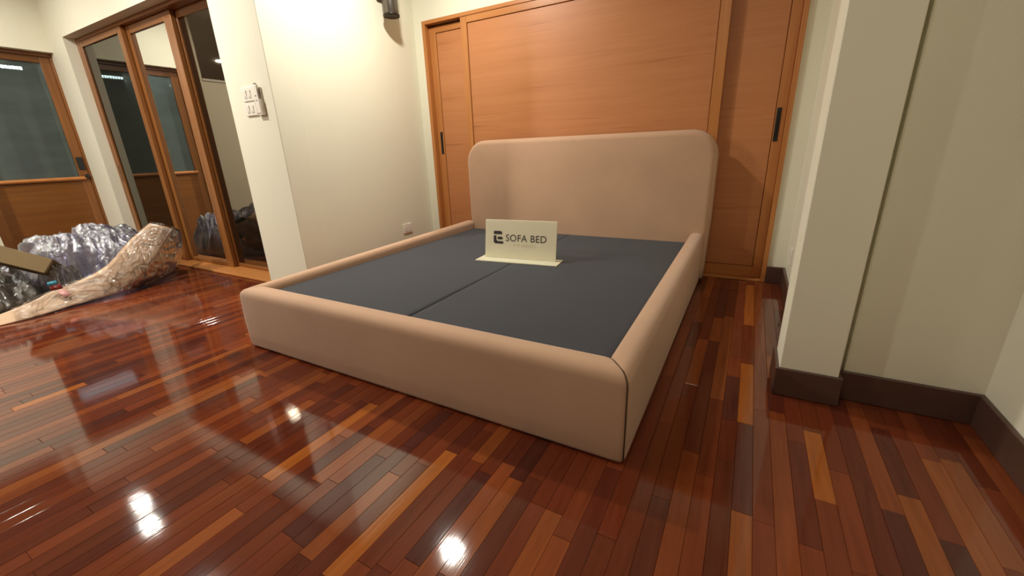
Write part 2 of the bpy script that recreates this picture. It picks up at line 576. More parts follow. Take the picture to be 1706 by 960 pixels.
m = MB()
m.box(-11.1, -11.0, FY0, 0.9, 0, CEIL)
m.box(-11.0, -9.2, 0.80, 0.9, 0, CEIL)
m.box(-11.0, -10.93, FY0, 0.8, CEIL - 0.05, CEIL)
struct('wall_far', 'far wall of the long room, seen only as a reflection', 'wall', m, M['far_wall'])
m = MB()
m.box(-11.0, 0.9, FY0 - 0.1, FY0, 0, CEIL)
struct('wall_front', 'cream wall behind the camera', 'wall', m, M['wall'])

m = MB()
m.box(0.302, 0.46, 1.93, 3.48, 0, CEIL)
m.box(0.42, 0.95, 1.902, 2.02, 0, CEIL)
m.box(0.818, 0.95, FY0, 2.0, 0, CEIL)
struct('wall_right', 'cream right wall stepping out past the column', 'wall', m, M['wall'])
m = MB()
m.box(0.199, 0.394, 1.83, 2.02, 0, CEIL, 0.003)
struct('trim_1', 'cream square column standing against the right wall', 'column', m, M['wall'])

BH = 0.122
def skirting(name, label, segs):
    m = MB()
    for (x0, x1, y0, y1) in segs:
        m.box(x0, x1, y0, y1, 0.0, BH, 0.003, 1)
    return struct(name, label, 'baseboard', m, M['skirting'])
skirting('baseboard_back', 'short dark brown skirting beside the right timber door', [(0.187, 0.302, 3.452, 3.472)])
skirting('baseboard_right', 'dark brown skirting running along the right wall behind the column', [(0.286, 0.302, 2.02, 3.455), ])
skirting('baseboard_column', 'dark brown skirting wrapped around the column foot', [(0.186, 0.408, 1.816, 1.83), (0.186, 0.199, 1.83, 2.034), (0.394, 0.408, 1.83, 1.902), (0.199, 0.302, 2.02, 2.034)])
skirting('baseboard_recess', 'dark brown skirting right of the column, turning the corner', [(0.408, 0.818, 1.886, 1.902), (0.802, 0.818, FY0, 1.888)])
skirting('baseboard_left_far', 'dark brown skirting in the far left corner', [(-6.40, -6.05, YG - 0.014, YG), (XD, XD + 0.014, 0.94, 1.06)])

# ------------------------------------------------------------------ orange sliding doors behind the bed
fr = empty('trim_2', (-1.32, YN, 0))
tag(fr, 'orange timber frame around the sliding doors behind the bed', 'door frame', kind='structure')
def fbox(name, mat, par, x0, x1, y0, y1, z0, z1, bev=0.002):
    px, py, pz = par.location
    return box(name, mat, par, x0 - px, x1 - px, y0 - py, y1 - py, z0 - pz, z1 - pz, bev, 1)
fbox('jamb', M['orange_z'], fr, -2.822, -2.786, 3.452, 3.60, 0, 2.148)
fbox('jamb', M['orange_z'], fr, 0.158, 0.187, 3.452, 3.60, 0, 2.148)
fbox('head', M['orange_rail'], fr, -2.786, 0.158, 3.452, 3.60, 2.118, 2.148)
fbox('sill', M['orange_rail'], fr, -2.786, 0.158, 3.452, 3.60, 0.0, 0.016)

def sliding_leaf(name, label, x0, x1, yf, z0, z1, st, rail_t, rail_b, handle=None):
    d = empty(name, ((x0 + x1) / 2, yf, z0))
    tag(d, label, 'door', kind='structure')
    fbox('stile', M['orange_z'], d, x0, x0 + st, yf, yf + 0.035, z0, z1)
    fbox('stile', M['orange_z'], d, x1 - st, x1, yf, yf + 0.035, z0, z1)
    fbox('top_rail', M['orange_rail'], d, x0 + st, x1 - st, yf, yf + 0.035, z1 - rail_t, z1)
    fbox('bottom_rail', M['orange_rail'], d, x0 + st, x1 - st, yf, yf + 0.035, z0, z0 + rail_b)
    fbox('panel', M['orange_x'], d, x0 + st + 0.003, x1 - st - 0.003, yf + 0.007, yf + 0.028, z0 + rail_b + 0.003, z1 - rail_t - 0.003, 0.003)
    if handle:
        hx, hz0, hz1 = handle
        h = MB()
        px, py, pz = d.location
        h.box(hx - 0.014 - px, hx + 0.014 - px, -0.004, 0.004, hz0 - pz, hz1 - pz, 0.003, 2)
        ho = h.build('flush_handle', M['black'], d)
        g = MB()
        g.box(hx - 0.006 - px, hx + 0.006 - px, -0.0052, -0.003, hz0 + 0.02 - pz, hz1 - 0.02 - pz, 0.002, 1)
        g.build('finger_recess', M['dark_rim'], ho)
    return d
sliding_leaf('door_1', 'left orange sliding door, its narrow strip showing left of the headboard', -2.785, -1.85, 3.505, 0.017, 2.10, 0.075, 0.05, 0.09, (-2.735, 0.985, 1.195))
sliding_leaf('door_2', 'wide central orange sliding door directly behind the headboard', -2.393, -0.243, 3.458, 0.017, 2.117, 0.066, 0.052, 0.09)
sliding_leaf('door_3', 'right orange sliding door with a black pull, beside the column', -0.75, 0.157, 3.505, 0.017, 2.117, 0.06, 0.052, 0.082, (0.115, 0.99, 1.205))

# ------------------------------------------------------------------ three glazed sliding doors on the left
fr = empty('trim_3', (-4.75, 2.05, 0))
tag(fr, 'brown timber frame and sill of the glazed sliding doors', 'door frame', kind='structure')
fbox('jamb', M['brown_z'], fr, -6.05, -6.012, 2.02, 2.16, 0.0, 2.205)
fbox('jamb', M['brown_z'], fr, -3.49, -3.452, 2.09, 2.16, 0.0, 2.205)
fbox('head', M['brown_x'], fr, -6.012, -3.452, 2.02, 2.16, 2.172, 2.205)
fbox('sill', M['orange_rail'], fr, -6.012, -3.452, 1.918, 2.16, 0.0, 0.02, 0.004)
def glazed_leaf(name, label, x0, x1, yf, stl, str_, zt0, zt1, zb, glass, pull=False):
    d = empty(name, ((x0 + x1) / 2, yf, 0.02))
    tag(d, label, 'door', kind='structure')
    y1 = yf + 0.036
    fbox('stile', M['brown_z'], d, x0, x0 + stl, yf, y1, 0.021, zt1, 0.003)
    fbox('stile', M['brown_z'], d, x1 - str_, x1, yf, y1, 0.021, zt1, 0.003)
    fbox('top_rail', M['brown_x'], d, x0 + stl, x1 - str_, yf, y1, zt0, zt1, 0.003)
    fbox('bottom_rail', M['brown_x'], d, x0 + stl, x1 - str_, yf, y1, 0.021, zb, 0.003)
    fbox('pane', glass, d, x0 + stl - 0.004, x1 - str_ + 0.004, yf + 0.014, yf + 0.022, zb - 0.004, zt0 + 0.004, 0)
    if pull:
        fbox('finger_pull', M['dark_rim'], d, x0 + stl * 0.3, x0 + stl * 0.7, yf - 0.001, yf + 0.006, 0.82, 1.0, 0.001)
    return d
glazed_leaf('door_4', 'left glazed sliding door with a smoked pane in a brown frame', -6.011, -5.055, 2.022, 0.052, 0.075, 2.120, 2.170, 0.085, M['pane_left'], True)
glazed_leaf('door_5', 'middle glazed sliding door, its pane mirroring the timber door', -5.075, -4.25, 2.062, 0.075, 0.115, 2.105, 2.170, 0.060, M['pane_mid'])
glazed_leaf('door_6', 'right glazed sliding door with a bronze pane, next to the switches', -4.34, -3.46, 2.102, 0.10, 0.06, 2.115, 2.170, 0.055, M['pane_right'])

# ------------------------------------------------------------------ half-glazed timber door at far left
fr = empty('trim_4', (-6.5, 1.5, 0))
tag(fr, 'brown timber frame around the half-glazed door at far left', 'door frame', kind='structure')
fbox('head', M['brown_y'], fr, -6.56, -6.478, 1.075, 1.93, 2.078, 2.112)
fbox('jamb', M['brown_z'], fr, -6.56, -6.478, 1.912, 1.93, 0, 2.078)
fbox('jamb', M['brown_z'], fr, -6.56, -6.478, 1.075, 1.093, 0, 2.078)
d = empty('door_7', (-6.5, 1.5, 0.01))
tag(d, 'half-glazed timber door at far left with a teal obscured pane over a wood panel', 'door', kind='structure')
X0, X1 = -6.54, -6.50
fbox('stile', M['brown_z'], d, X0, X1, 1.833, 1.911, 0.012, 2.077)
fbox('stile', M['brown_z'], d, X0, X1, 1.094, 1.172, 0.012, 2.077)
fbox('top_rail', M['brown_y'], d, X0, X1, 1.172, 1.833, 2.018, 2.077)
fbox('bottom_rail', M['brown_y'], d, X0, X1, 1.172, 1.833, 0.012, 0.10)
fbox('wood_panel', M['brown_y'], d, X0 + 0.004, X1 - 0.006, 1.170, 1.835, 0.10, 0.862)
fbox('pane', M['obscured'], d, X0 + 0.015, X1 - 0.017, 1.170, 1.835, 0.862, 2.020, 0)
m = MB()
m.tube([(X1 + 0.004 + 6.5, 1.150 - 1.5, 0.870 - 0.01), (X1 + 0.004 + 6.5, 1.876 - 1.5, 0.872 - 0.01)], 0.021, 12)
m.build('half_round_rail', M['orange_rail'], d, sharp=60)
lk = fbox('lock_plate', M['black'], d, X1, X1 + 0.014, 1.846, 1.898, 0.965, 1.095, 0.003)
m = MB(); m.lathe([(0.012, 0.0), (0.012, 0.02), (0.020, 0.024), (0.022, 0.034), (0.016, 0.042)], (X1 + 6.5, 1.885 - 1.5, 0.895 - 0.01), 16, 'X')
m.build('thumb_turn', M['black'], d, sharp=40)

led = empty('linear_lamp', (-8.16, 1.55, 2.19))
tag(led, 'dotted white linear lamp glowing beyond the half-glazed door', 'lamp')
box('housing', M['grey_plastic'], led, -0.02, 0.0, -0.62, 0.60, -0.022, 0.026, 0.003)
m = MB()
y = -0.60
while y < 0.575:
    m.box(0.0, 0.006, y, y + 0.020, -0.014, 0.018)
    y += 0.031
o = m.build('diode_row', M['led'], led)
o['kind'] = 'stuff'
box('bracket', M['grey_plastic'], led, -0.012, -0.004, -0.01, 0.01, 0.024, CEIL - 2.19)

# ------------------------------------------------------------------ bed
XL, XR, YF, YH = -2.352, -0.245, 1.123, 3.285
RH = 0.378
TF, TS = 0.112, 0.094          # thickness of foot and side rails
ZB = 0.006
bed = empty('bed', ((XL + XR) / 2, (YF + YH) / 2, 0))
tag(bed, 'taupe upholstered double bed frame without mattress, with a tall rounded headboard', 'bed')
BX, BY = bed.location.x, bed.location.y

def rail_profile(T, H, ro=0.043, ri=0.032):
    P = [(0.014, ZB), (0.005, ZB + 0.004), (0.001, ZB + 0.016)]
    for z in (0.09, 0.16, 0.23, 0.29): P.append((-0.004 * math.sin((z - 0.02) / (H - 0.06) * math.pi) + 0.001, z))
    for i in range(9):
        a = math.pi - i * math.pi / 2 / 8
        P.append((ro + ro * math.cos(a), H - ro + ro * math.sin(a)))
    for i in range(7):
        a = math.pi / 2 - i * math.pi / 2 / 6
        P.append((T - ri + ri * math.cos(a), H - ri + ri * math.sin(a)))
    P += [(T, 0.27), (T - 0.004, 0.22), (T - 0.02, ZB)]
    return P

def sag(z, y):
    """the padding stands a little lower at the foot than at the headboard"""
    return z - 0.036 * max(0.0, 1 - (y - YF) / (YH - YF)) * min(1.0, max(0.0, (z - 0.1) / 0.2))

def rail(name, T, length, place, m0, m1, flat1=False):
    """profile swept along its length; m0, m1 = mitre slope at each end; the ends are drawn in like a stitched seam"""
    P = rail_profile(T, RH)
    c = (T * 0.5, RH * 0.5)
    secs = [(0.0, 0.011), (0.0015, 0.0065), (0.005, 0.0035), (0.012, 0.0015), (0.026, 0.0)]
    rows = []
    def row(base, slope, ins, sgn):
        r = []
        n = len(P)
        for i, (u, z) in enumerate(P):
            a = P[max(i - 1, 0)]; b = P[min(i + 1, n - 1)]
            tx, tz = b[0] - a[0], b[1] - a[1]
            L = math.hypot(tx, tz) or 1
            nx, nz = tz / L, -tx / L     # inward
            uu, zz = u + nx * ins, z + nz * ins
            r.append((uu, zz, base + sgn * slope * max(uu, 0)))
        return r
    for s, ins in secs: rows.append(row(s, m0, ins, 1))
    N = 14
    for i in range(1, N): 
        t = i / N
        u0 = [secs[-1][0] + m0 * max(p[0], 0) for p in P]
        u1 = [length - secs[-1][0] - m1 * max(p[0], 0) for p in P]
        rows.append([(p[0], p[1], u0[j] * (1 - t) + u1[j] * t) for j, p in enumerate(P)])
    for s, ins in reversed(secs): rows.append(row(length - s, m1, ins, -1))
    b = bmesh.new()
    vr = [[b.verts.new(place(u, z, s)) for (u, z, s) in r] for r in rows]
    n = len(P)
    for a, c2 in zip(vr, vr[1:]):
        for i in range(n):
            b.faces.new((a[i], a[(i + 1) % n], c2[(i + 1) % n], c2[i]))
    b.faces.new(vr[0]); b.faces.new(vr[-1])
    bmesh.ops.recalc_face_normals(b, faces=b.faces[:])
    me = bpy.data.meshes.new(name); b.to_mesh(me); b.free()
    o = link(name, me, M['taupe'], bed, smooth=True)
    me.set_sharp_from_angle(angle=math.radians(55))
    if name == 'footboard':
        for s_, m_, sg_ in ((length, m1, -1),):
            m = MB()
            m.tube([place(u + 0.004 * (1 if i < 12 else 0), z - (0.004 if z > RH - 0.05 else 0), s_ + sg_ * (m_ * max(u, 0) + 0.003)) for i, (u, z) in enumerate(P[2:23])], 0.0019, 6)
            m.build('seam', M['seam'], o, smooth=True)
    return o
rail('footboard', TF, XR - XL, lambda u, z, s: (XL + s - BX, YF + u - BY, sag(z, YF)), TS / TF, TS / TF)
rail('side_rail', TS, YH - YF, lambda u, z, s: (XR - u - BX, YF + s - BY, sag(z, YF + s - 0.15)), TF / TS, 0)
rail('side_rail', TS, YH - YF, lambda u, z, s: (XL + u - BX, YF + s - BY, sag(z, YF + s - 0.15)), TF / TS, 0)

# headboard: a rounded slab, softly pillowed
HX0, HX1, HZ, HR, HT = -2.305, -0.218, 1.088, 0.185, 0.125
def head_outline():
    pts = [(HX0 + 0.012, 0.016)]
    for i in range(1, 8): pts.append((HX0 + 0.012 - 0.012 * min(1, i / 4), 0.016 + (HZ - HR) * i / 8))
    for i in range(15):
        a = math.pi - i * math.pi / 2 / 14
        pts.append((HX0 + HR + HR * math.cos(a), HZ - HR + HR * math.sin(a)))
    for i in range(1, 12): pts.append((HX0 + HR + (HX1 - HX0 - 2 * HR) * i / 12, HZ))
    for i in range(15):
        a = math.pi / 2 - i * math.pi / 2 / 14
        pts.append((HX1 - HR + HR * math.cos(a), HZ - HR + HR * math.sin(a)))
    for i in range(1, 8): pts.append((HX1 - 0.012 * max(0, (i - 4) / 4), HZ - HR - (HZ - HR) * i / 8))
    pts.append((HX1 - 0.012, 0.016))
    return pts
O = head_outline()
nO = len(O)
nrm = []
for i in range(nO):
    a, c = O[(i - 1) % nO], O[(i + 1) % nO]
    tx, tz = c[0] - a[0], c[1] - a[1]
    L = math.hypot(tx, tz)
    nrm.append((tz / L, -tx / L))
def inset(d): return [(p[0] + n[0] * d, max(0.016, p[1] + n[1] * d)) for p, n in zip(O, nrm)]
cxh, czh = (HX0 + HX1) / 2, HZ * 0.45
rings = []
for (d_, y_) in ((0.03, HT), (0.012, HT - 0.004), (0.0, HT - 0.018)): rings.append([(x, y_, z) for x, z in inset(d_)])
RB = 0.042
for i in range(9):
    a = i * math.pi / 2 / 8
    rings.append([(x, RB - RB * math.sin(a), z) for x, z in inset(RB * (1 - math.cos(a)))])
base = inset(RB)
for s_, b_ in ((0.93, -0.004), (0.82, -0.008), (0.6, -0.011), (0.3, -0.012)):
    rings.append([(cxh + (x - cxh) * s_, b_, czh + (z - czh) * s_) for x, z in base])
b = bmesh.new()
vr = [[b.verts.new((x - BX, YH + y - BY, z)) for x, y, z in r] for r in rings]
for a, c in zip(vr, vr[1:]):
    for i in range(nO):
        b.faces.new((a[i], a[(i + 1) % nO], c[(i + 1) % nO], c[i]))
b.faces.new(vr[0]); b.faces.new(vr[-1])
bmesh.ops.recalc_face_normals(b, faces=b.faces[:])
me = bpy.data.meshes.new('headboard'); b.to_mesh(me); b.free()
hb = link('headboard', me, M['taupe'], bed, smooth=True)
# piping seam round the back edge of the headboard
m = MB()
m.tube([(x - BX, YH + HT - 0.018 - BY, z) for x, z in inset(-0.001)], 0.0035, 6)
m.build('piping', M['taupe'], hb, smooth=True)

# lined slatted base in two halves
XI0, XI1, YI0 = XL + TS, XR - TS, YF + TF
XM = (XI0 + XI1) / 2 + 0.02
ZP = 0.302
def platform(x0, x1, seam_u):
    def fn(u, v):
        ex = min(u, 1 - u) * (x1 - x0); ey = min(v, 1 - v) * (YH - YI0)
        dz = -0.008 * max(0, 1 - min(ex, ey) / 0.02) ** 2
        if abs(u - seam_u) < 0.5 and ey > 0.02: dz *= max(0.0, 1 - v / 0.5)
        q = noise.noise(Vector((u * 3 + x0, v * 5, 0.3))) * 0.0012
        return (x0 + (x1 - x0) * u - BX, YI0 + (YH - YI0) * v - BY, ZP + dz + q)
    us = 60
    me = grid_mesh('platform_panel', 48, 90, fn)
    b = bmesh.new(); b.from_mesh(me)
    ed = [e for e in b.edges if e.is_boundary]
    r = bmesh.ops.extrude_edge_only(b, edges=ed)
    for v_ in r['geom']:
        if isinstance(v_, bmesh.types.BMVert): v_.co.z = 0.20
    bmesh.ops.recalc_face_normals(b, faces=b.faces[:])
    b.to_mesh(me); b.free()
    return link('platform_panel', me, M['charcoal'], bed, smooth=True)
platform(XI0 - 0.004, XM - 0.0004, 1.0)
platform(XM + 0.0004, XI1 + 0.004, 0.0)
# dark plinth and glides under the rails
m = MB()
m.box(XL + 0.03 - BX, XR - 0.03 - BX, YF + 0.03 - BY, YH - BY, 0.004, 0.03)
m.build('plinth', M['underlay'], bed)
for (fx, fy) in ((XL + 0.09, YF + 0.09), (XR - 0.09, YF + 0.09), (XL + 0.09, YH - 0.1), (XR - 0.09, YH - 0.1)):
    m = MB(); m.lathe([(0.022, 0.0), (0.024, 0.004), (0.022, 0.018)], (fx - BX, fy - BY, 0), 16)
    m.build('foot', M['black'], bed)

# ------------------------------------------------------------------ sign on the bed
sg_r = Vector((-1.015, 2.375, 0)); sg_l = Vector((-1.535, 2.325, 0))
sg_c = (sg_r + sg_l) / 2
ang = math.atan2(sg_r.y - sg_l.y, sg_r.x - sg_l.x)
sign = empty('tabletop_sign', (sg_c.x, sg_c.y, ZP + 0.001), ang)
tag(sign, 'cream shop sign standing on the dark bed base, with a dark emblem and lettering', 'sign')
SW, SH = 0.505, 0.262
box('base_plate', M['acrylic'], sign, -0.285, 0.285, -0.085, 0.055, 0.0, 0.006, 0.0015)
box('upright_plate', M['acrylic'], sign, -SW / 2, SW / 2, -0.003, 0.003, 0.006, SH, 0.0015)
def text_mesh(name, body, size, x, z, mat, parent, width=None, sp=1.0, bold=0.0):
    cu = bpy.data.curves.new(name, 'FONT')
    cu.body = body; cu.size = size; cu.space_character = sp
    cu.extrude = 0.0004; cu.offset = bold
    tmp = bpy.data.objects.new(name, cu)
    COL.objects.link(tmp)
    dg = bpy.context.evaluated_depsgraph_get()
    me = bpy.data.meshes.new_from_object(tmp.evaluated_get(dg))
    bpy.data.objects.remove(tmp)
    xs = [v.co.x for v in me.vertices]
    sx = width / (max(xs) - min(xs)) if width else 1.0
    mn = min(xs)
    for v in me.vertices:
        v.co = Vector(((v.co.x - mn) * sx + x, -0.0034 - v.co.z, v.co.y + z))
    me.materials.clear()
    b = bmesh.new(); b.from_mesh(me); bpy.data.meshes.remove(me)
    left = set(b.verts); groups = []
    while left:
        st = [left.pop()]; g = set(st)
        while st:
            v = st.pop()
            for e in v.link_edges:
                w = e.other_vert(v)
                if w in left: left.discard(w); g.add(w); st.append(w)
        groups.append(g)
    res = []
    for g in sorted(groups, key=lambda q: min(v.co.x for v in q)):
        idx = {v: i for i, v in enumerate(g)}
        fs = [tuple(idx[v] for v in f.verts) for f in b.faces if f.verts[0] in g]
        lm_ = bpy.data.meshes.new('letter')
        lm_.from_pydata([tuple(v.co) for v in g], [], fs); lm_.update()
        res.append(link('letter', lm_, mat, parent))
    b.free()
    return res
up = [c for c in sign.children if c.name.startswith('upright')][0]
up.rotation_euler = (math.radians(-9), 0, 0)
text_mesh('lettering', 'SOFA BED', 0.064, -0.100, 0.122, M['ink'], up, 0.285, 1.05)
o = text_mesh('lettering', 'STUDIO', 0.026, -0.040, 0.088, M['faint_ink'], up, 0.155, 1.3)
for q in o: q['label'] = 'faint tan letter in the small word'
def logo_piece(name, outline):
    b = bmesh.new()
    f = b.faces.new([b.verts.new((x, -0.0032, z)) for x, z in outline])
    r = bmesh.ops.extrude_face_region(b, geom=[f])
    for v_ in r['geom']:
        if isinstance(v_, bmesh.types.BMVert): v_.co.y -= 0.0006
    bmesh.ops.recalc_face_normals(b, faces=b.faces[:])
    me = bpy.data.meshes.new(name); b.to_mesh(me); b.free()
    return link(name, me, M['ink'], up)
def rrect(x0, x1, z0, z1, r):
    """r = radii at lower left, lower right, upper right, upper left"""
    pts = []
    for (cx, cz, a0, rr) in ((x0, z0, math.pi, r[0]), (x1, z0, 1.5 * math.pi, r[1]), (x1, z1, 0, r[2]), (x0, z1, 0.5 * math.pi, r[3])):
        ccx = cx + rr if cx == x0 else cx - rr
        ccz = cz + rr if cz == z0 else cz - rr
        if rr <= 0: pts.append((cx, cz)); continue
        for i in range(6):
            a = a0 + i * math.pi / 2 / 5
            pts.append((ccx + rr * math.cos(a), ccz + rr * math.sin(a)))
    return pts
lx = -0.190
logo_piece('emblem_bar', rrect(lx, lx + 0.062, 0.165, 0.187, (0.003, 0.0, 0.014, 0.008)))
logo_piece('emblem_bar', rrect(lx + 0.028, lx + 0.067, 0.131, 0.149, (0.008, 0.008, 0.008, 0.008)))
L_ = [(lx, 0.156), (lx + 0.020, 0.156), (lx + 0.020, 0.131), (lx + 0.026, 0.121), (lx + 0.034, 0.119), (lx + 0.071, 0.119), (lx + 0.071, 0.103),
      (lx + 0.014, 0.103), (lx + 0.004, 0.107), (lx, 0.116)]
logo_piece('emblem_corner', list(reversed(L_)))

# ------------------------------------------------------------------ fittings on the walls
def switch_plate(x0, x1, z0, z1, label):
    s = empty('light_switch', ((x0 + x1) / 2, YG, (z0 + z1) / 2))
    tag(s, label, 'switch', 'light switches by the glazed doors')
    w, h = (x1 - x0) / 2, (z1 - z0) / 2
    box('plate', M['white_plastic'], s, -w, w, -0.011, 0.0, -h, h, 0.004)
    for cx in (-0.028, 0.022):
        r = box('rocker', M['white_plastic'], s, cx - 0.014, cx + 0.014, -0.0150, -0.0105, -h * 0.58, h * 0.58, 0.002)
        r.rotation_euler = (0.05, 0, 0)
        box('marker', M['grey_plastic'], r, cx - 0.005, cx - 0.001, -0.0160, -0.0148, -0.024, -0.012, 0)
    return s
switch_plate(-3.262, -3.118, 1.396, 1.488, 'upper white two-rocker switch plate left of the remote control')
switch_plate(-3.262, -3.118, 1.300, 1.388, 'lower white two-rocker switch plate left of the remote control')
rc = empty('remote_holder', (-3.072, YG, 1.300))
tag(rc, 'white wall cradle right of the switches, holding a remote control', 'holder')
m = MB()
m.box(-0.036, 0.034, -0.010, 0.0, 0.0, 0.175, 0.003, 2)
m.box(-0.036, -0.029, -0.026, -0.008, 0.0, 0.10, 0.002, 1)
m.box(0.027, 0.034, -0.026, -0.008, 0.0, 0.10, 0.002, 1)
m.box(-0.036, 0.034, -0.026, -0.008, -0.004, 0.004, 0.002, 1)
m.build('cradle', M['white_plastic'], rc)
m = MB(); m.lathe([(0.012, -0.012), (0.014, -0.008), (0.014, 0.0)], (-0.022, 0.0, 0.193), 16, 'Y')
m.build('screw_boss', M['grey_plastic'], rc, sharp=40)
re_ = empty('remote_control', (-3.073, YG - 0.019, 1.306))
tag(re_, 'slim white remote control standing in the wall cradle', 'remote')
box('casing', M['white_plastic'], re_, -0.027, 0.025, -0.009, 0.008, 0.0, 0.185, 0.006)
box('side_band', M['grey_plastic'], re_, 0.0245, 0.0262, -0.004, 0.004, 0.05, 0.155, 0.0005)
for i in range(2):
    box('button', M['grey_plastic'], re_, -0.008, 0.006, -0.0105, -0.0088, 0.08 + i * 0.03, 0.09 + i * 0.03, 0.0008)

o = empty('wall_outlet', (XS, 3.082, 0.298))
tag(o, 'white power outlet low on the cream side wall beyond the bed rail', 'outlet')
box('plate', M['white_plastic'], o, 0.0, 0.010, -0.060, 0.060, -0.045, 0.045, 0.003)
for cy in (-0.026, 0.026):
    r = box('socket', M['white_plastic'], o, 0.0095, 0.0125, cy - 0.018, cy + 0.018, -0.024, 0.024, 0.001)
    m = MB()
    for dy in (-0.006, 0.006): m.box(0.0124, 0.0129, cy + dy - 0.0015, cy + dy + 0.0015, -0.006, 0.006)
    m.build('slots', M['grey_plastic'], r)
o = empty('wall_outlet', (0.302, 3.195, 0.27))
tag(o, 'small white outlet seen edge-on on the wall strip behind the column', 'outlet')
box('plate', M['white_plastic'], o, -0.010, 0.0, -0.036, 0.036, -0.055, 0.055, 0.003)
box('socket', M['white_plastic'], o, -0.013, -0.0095, -0.02, 0.02, -0.03, 0.03, 0.001)

wl = empty('wall_lamp', (XS, 3.075, 2.105))
tag(wl, 'unlit pewter cylinder lamp high on the cream side wall', 'lamp')
m = MB(); m.lathe([(0.058, 0.012), (0.062, 0.02), (0.062, 0.29), (0.057, 0.30)], (0.105, 0, 0), 40)
m.build('cylinder_shade', M['pewter'], wl, sharp=40)
m = MB(); m.lathe([(0.050, 0.004), (0.066, 0.0), (0.069, 0.006), (0.068, 0.016), (0.061, 0.02)], (0.105, 0, 0), 40)
m.build('rim', M['dark_rim'], wl, sharp=50)
m = MB(); m.box(0.0, 0.014, -0.05, 0.05, 0.125, 0.23, 0.004, 2); m.box(0.012, 0.05, -0.022, 0.022, 0.15, 0.20, 0.003, 1)
m.build('wall_bracket', M['pewter'], wl)

# ------------------------------------------------------------------ ceiling downlights and added fill lamps (each lamp lives in its own fitting)
for i, (x, y, w, c) in enumerate(DOWNLIGHTS):
    dl = empty('downlight', (x, y, CEIL))
    lab = ['ceiling downlight over the bed', 'left one of the pair of ceiling downlights over the wrapped pile', 'right one of the pair of ceiling downlights over the wrapped pile', 'added unseen ceiling fill lamp in front of the switches',
           'added unseen ceiling fill lamp at the front left of the room', 'ceiling downlight over the camera', 'added unseen ceiling fill lamp behind the camera',
           'ceiling downlight far down the room'][i]
    tag(dl, lab, 'downlight', 'ceiling downlights')
    m = MB()
    b = bmesh.new()
    n = 32
    r0 = [b.verts.new((0.082 * math.cos(2 * math.pi * k / n), 0.082 * math.sin(2 * math.pi * k / n), -0.006)) for k in range(n)]
    r1 = [b.verts.new((0.100 * math.cos(2 * math.pi * k / n), 0.100 * math.sin(2 * math.pi * k / n), 0.0)) for k in range(n)]
    r2 = [b.verts.new((0.078 * math.cos(2 * math.pi * k / n), 0.078 * math.sin(2 * math.pi * k / n), 0.0)) for k in range(n)]
    for k in range(n):
        j = (k + 1) % n
        b.faces.new((r0[k], r0[j], r1[j], r1[k])); b.faces.new((r2[k], r2[j], r0[j], r0[k]))
    bmesh.ops.recalc_face_normals(b, faces=b.faces[:])
    m.join(b); m.build('trim_ring', M['white_plastic'], dl, smooth=True)
    ld = bpy.data.lights.new('downlight_lamp', 'AREA')
    ld.shape = 'DISK'; ld.size = 0.15; ld.energy = w; ld.color = c
    lo = bpy.data.objects.new('downlight_lamp', ld)
    COL.objects.link(lo); lo.parent = dl; lo.location = (0, 0, -0.008)

# ------------------------------------------------------------------ wrapping pile at left
def crease(p, s, seed):
    """sharp ridges of pulled and folded film, about -0.5..1"""
    q = Vector((p[0] * s + seed, p[1] * s, p[2] * s))
    return 1 - 2.4 * abs(noise.noise(q)) + 0.25 * noise.noise(q * 0.5)

def spline(pts, t):
    n = len(pts) - 1
    f = min(max(t, 0), 1) * n
    i = min(int(f), n - 1); u = f - i
    p0, p1, p2, p3 = pts[max(i - 1, 0)], pts[i], pts[i + 1], pts[min(i + 2, n)]
    def cr(a, b, c, d): return 0.5 * (2 * b + (c - a) * u + (2 * a - 5 * b + 4 * c - d) * u * u + (3 * b - a - 3 * c + d) * u ** 3)
    return Vector([cr(a, b, c, d) for a, b, c, d in zip(p0, p1, p2, p3)])

FE = [(-4.291, 0.402, 0.004), (-4.290, 0.557, 0.006), (-4.272, 0.719, 0.010), (-4.305, 0.887, 0.016), (-4.306, 1.024, 0.022), (-4.308, 1.209, 0.040), (-4.355, 1.411, 0.13), (-4.465, 1.595, 0.26), (-4.544, 1.781, 0.43)]
BE = [(-4.40, 0.40, 0.03), (-4.43, 0.575, 0.045), (-4.45, 0.742, 0.075), (-4.53, 0.901, 0.11), (-4.46, 1.04, 0.155), (-4.415, 1.16, 0.21), (-4.45, 1.263, 0.26), (-4.595, 1.455, 0.37), (-4.600, 1.641, 0.50)]
def board_pt(u, v):
    a = spline(FE, u); b_ = spline(BE, u)
    p = a.lerp(b_, v)
    p.x += 0.022 * math.sin(v * math.pi) * (0.4 + u)          # bows towards the bed
    return p
board = empty('cardboard_sheet', (-4.42, 1.0, 0))
tag(board, 'long bent cardboard sheet under clear film, its far end curling up in the pile', 'cardboard')
off = Vector(board.location)
def shell(name, me, t, mat, parent):
    b = bmesh.new(); b.from_mesh(me)
    bmesh.ops.recalc_face_normals(b, faces=b.faces[:])
    bmesh.ops.solidify(b, geom=b.faces[:], thickness=t)
    bmesh.ops.recalc_face_normals(b, faces=b.faces[:])
    b.to_mesh(me); b.free()
    return link(name, me, mat, parent, smooth=True)
me = grid_mesh('sheet', 60, 10, lambda u, v: board_pt(u, v) - off + Vector((noise.noise(Vector((u * 9, v * 2, 4))) * 0.006, 0, noise.noise(Vector((u * 11, v * 3, 1))) * 0.004)))
shell('sheet', me, 0.006, M['cardboard'], board)
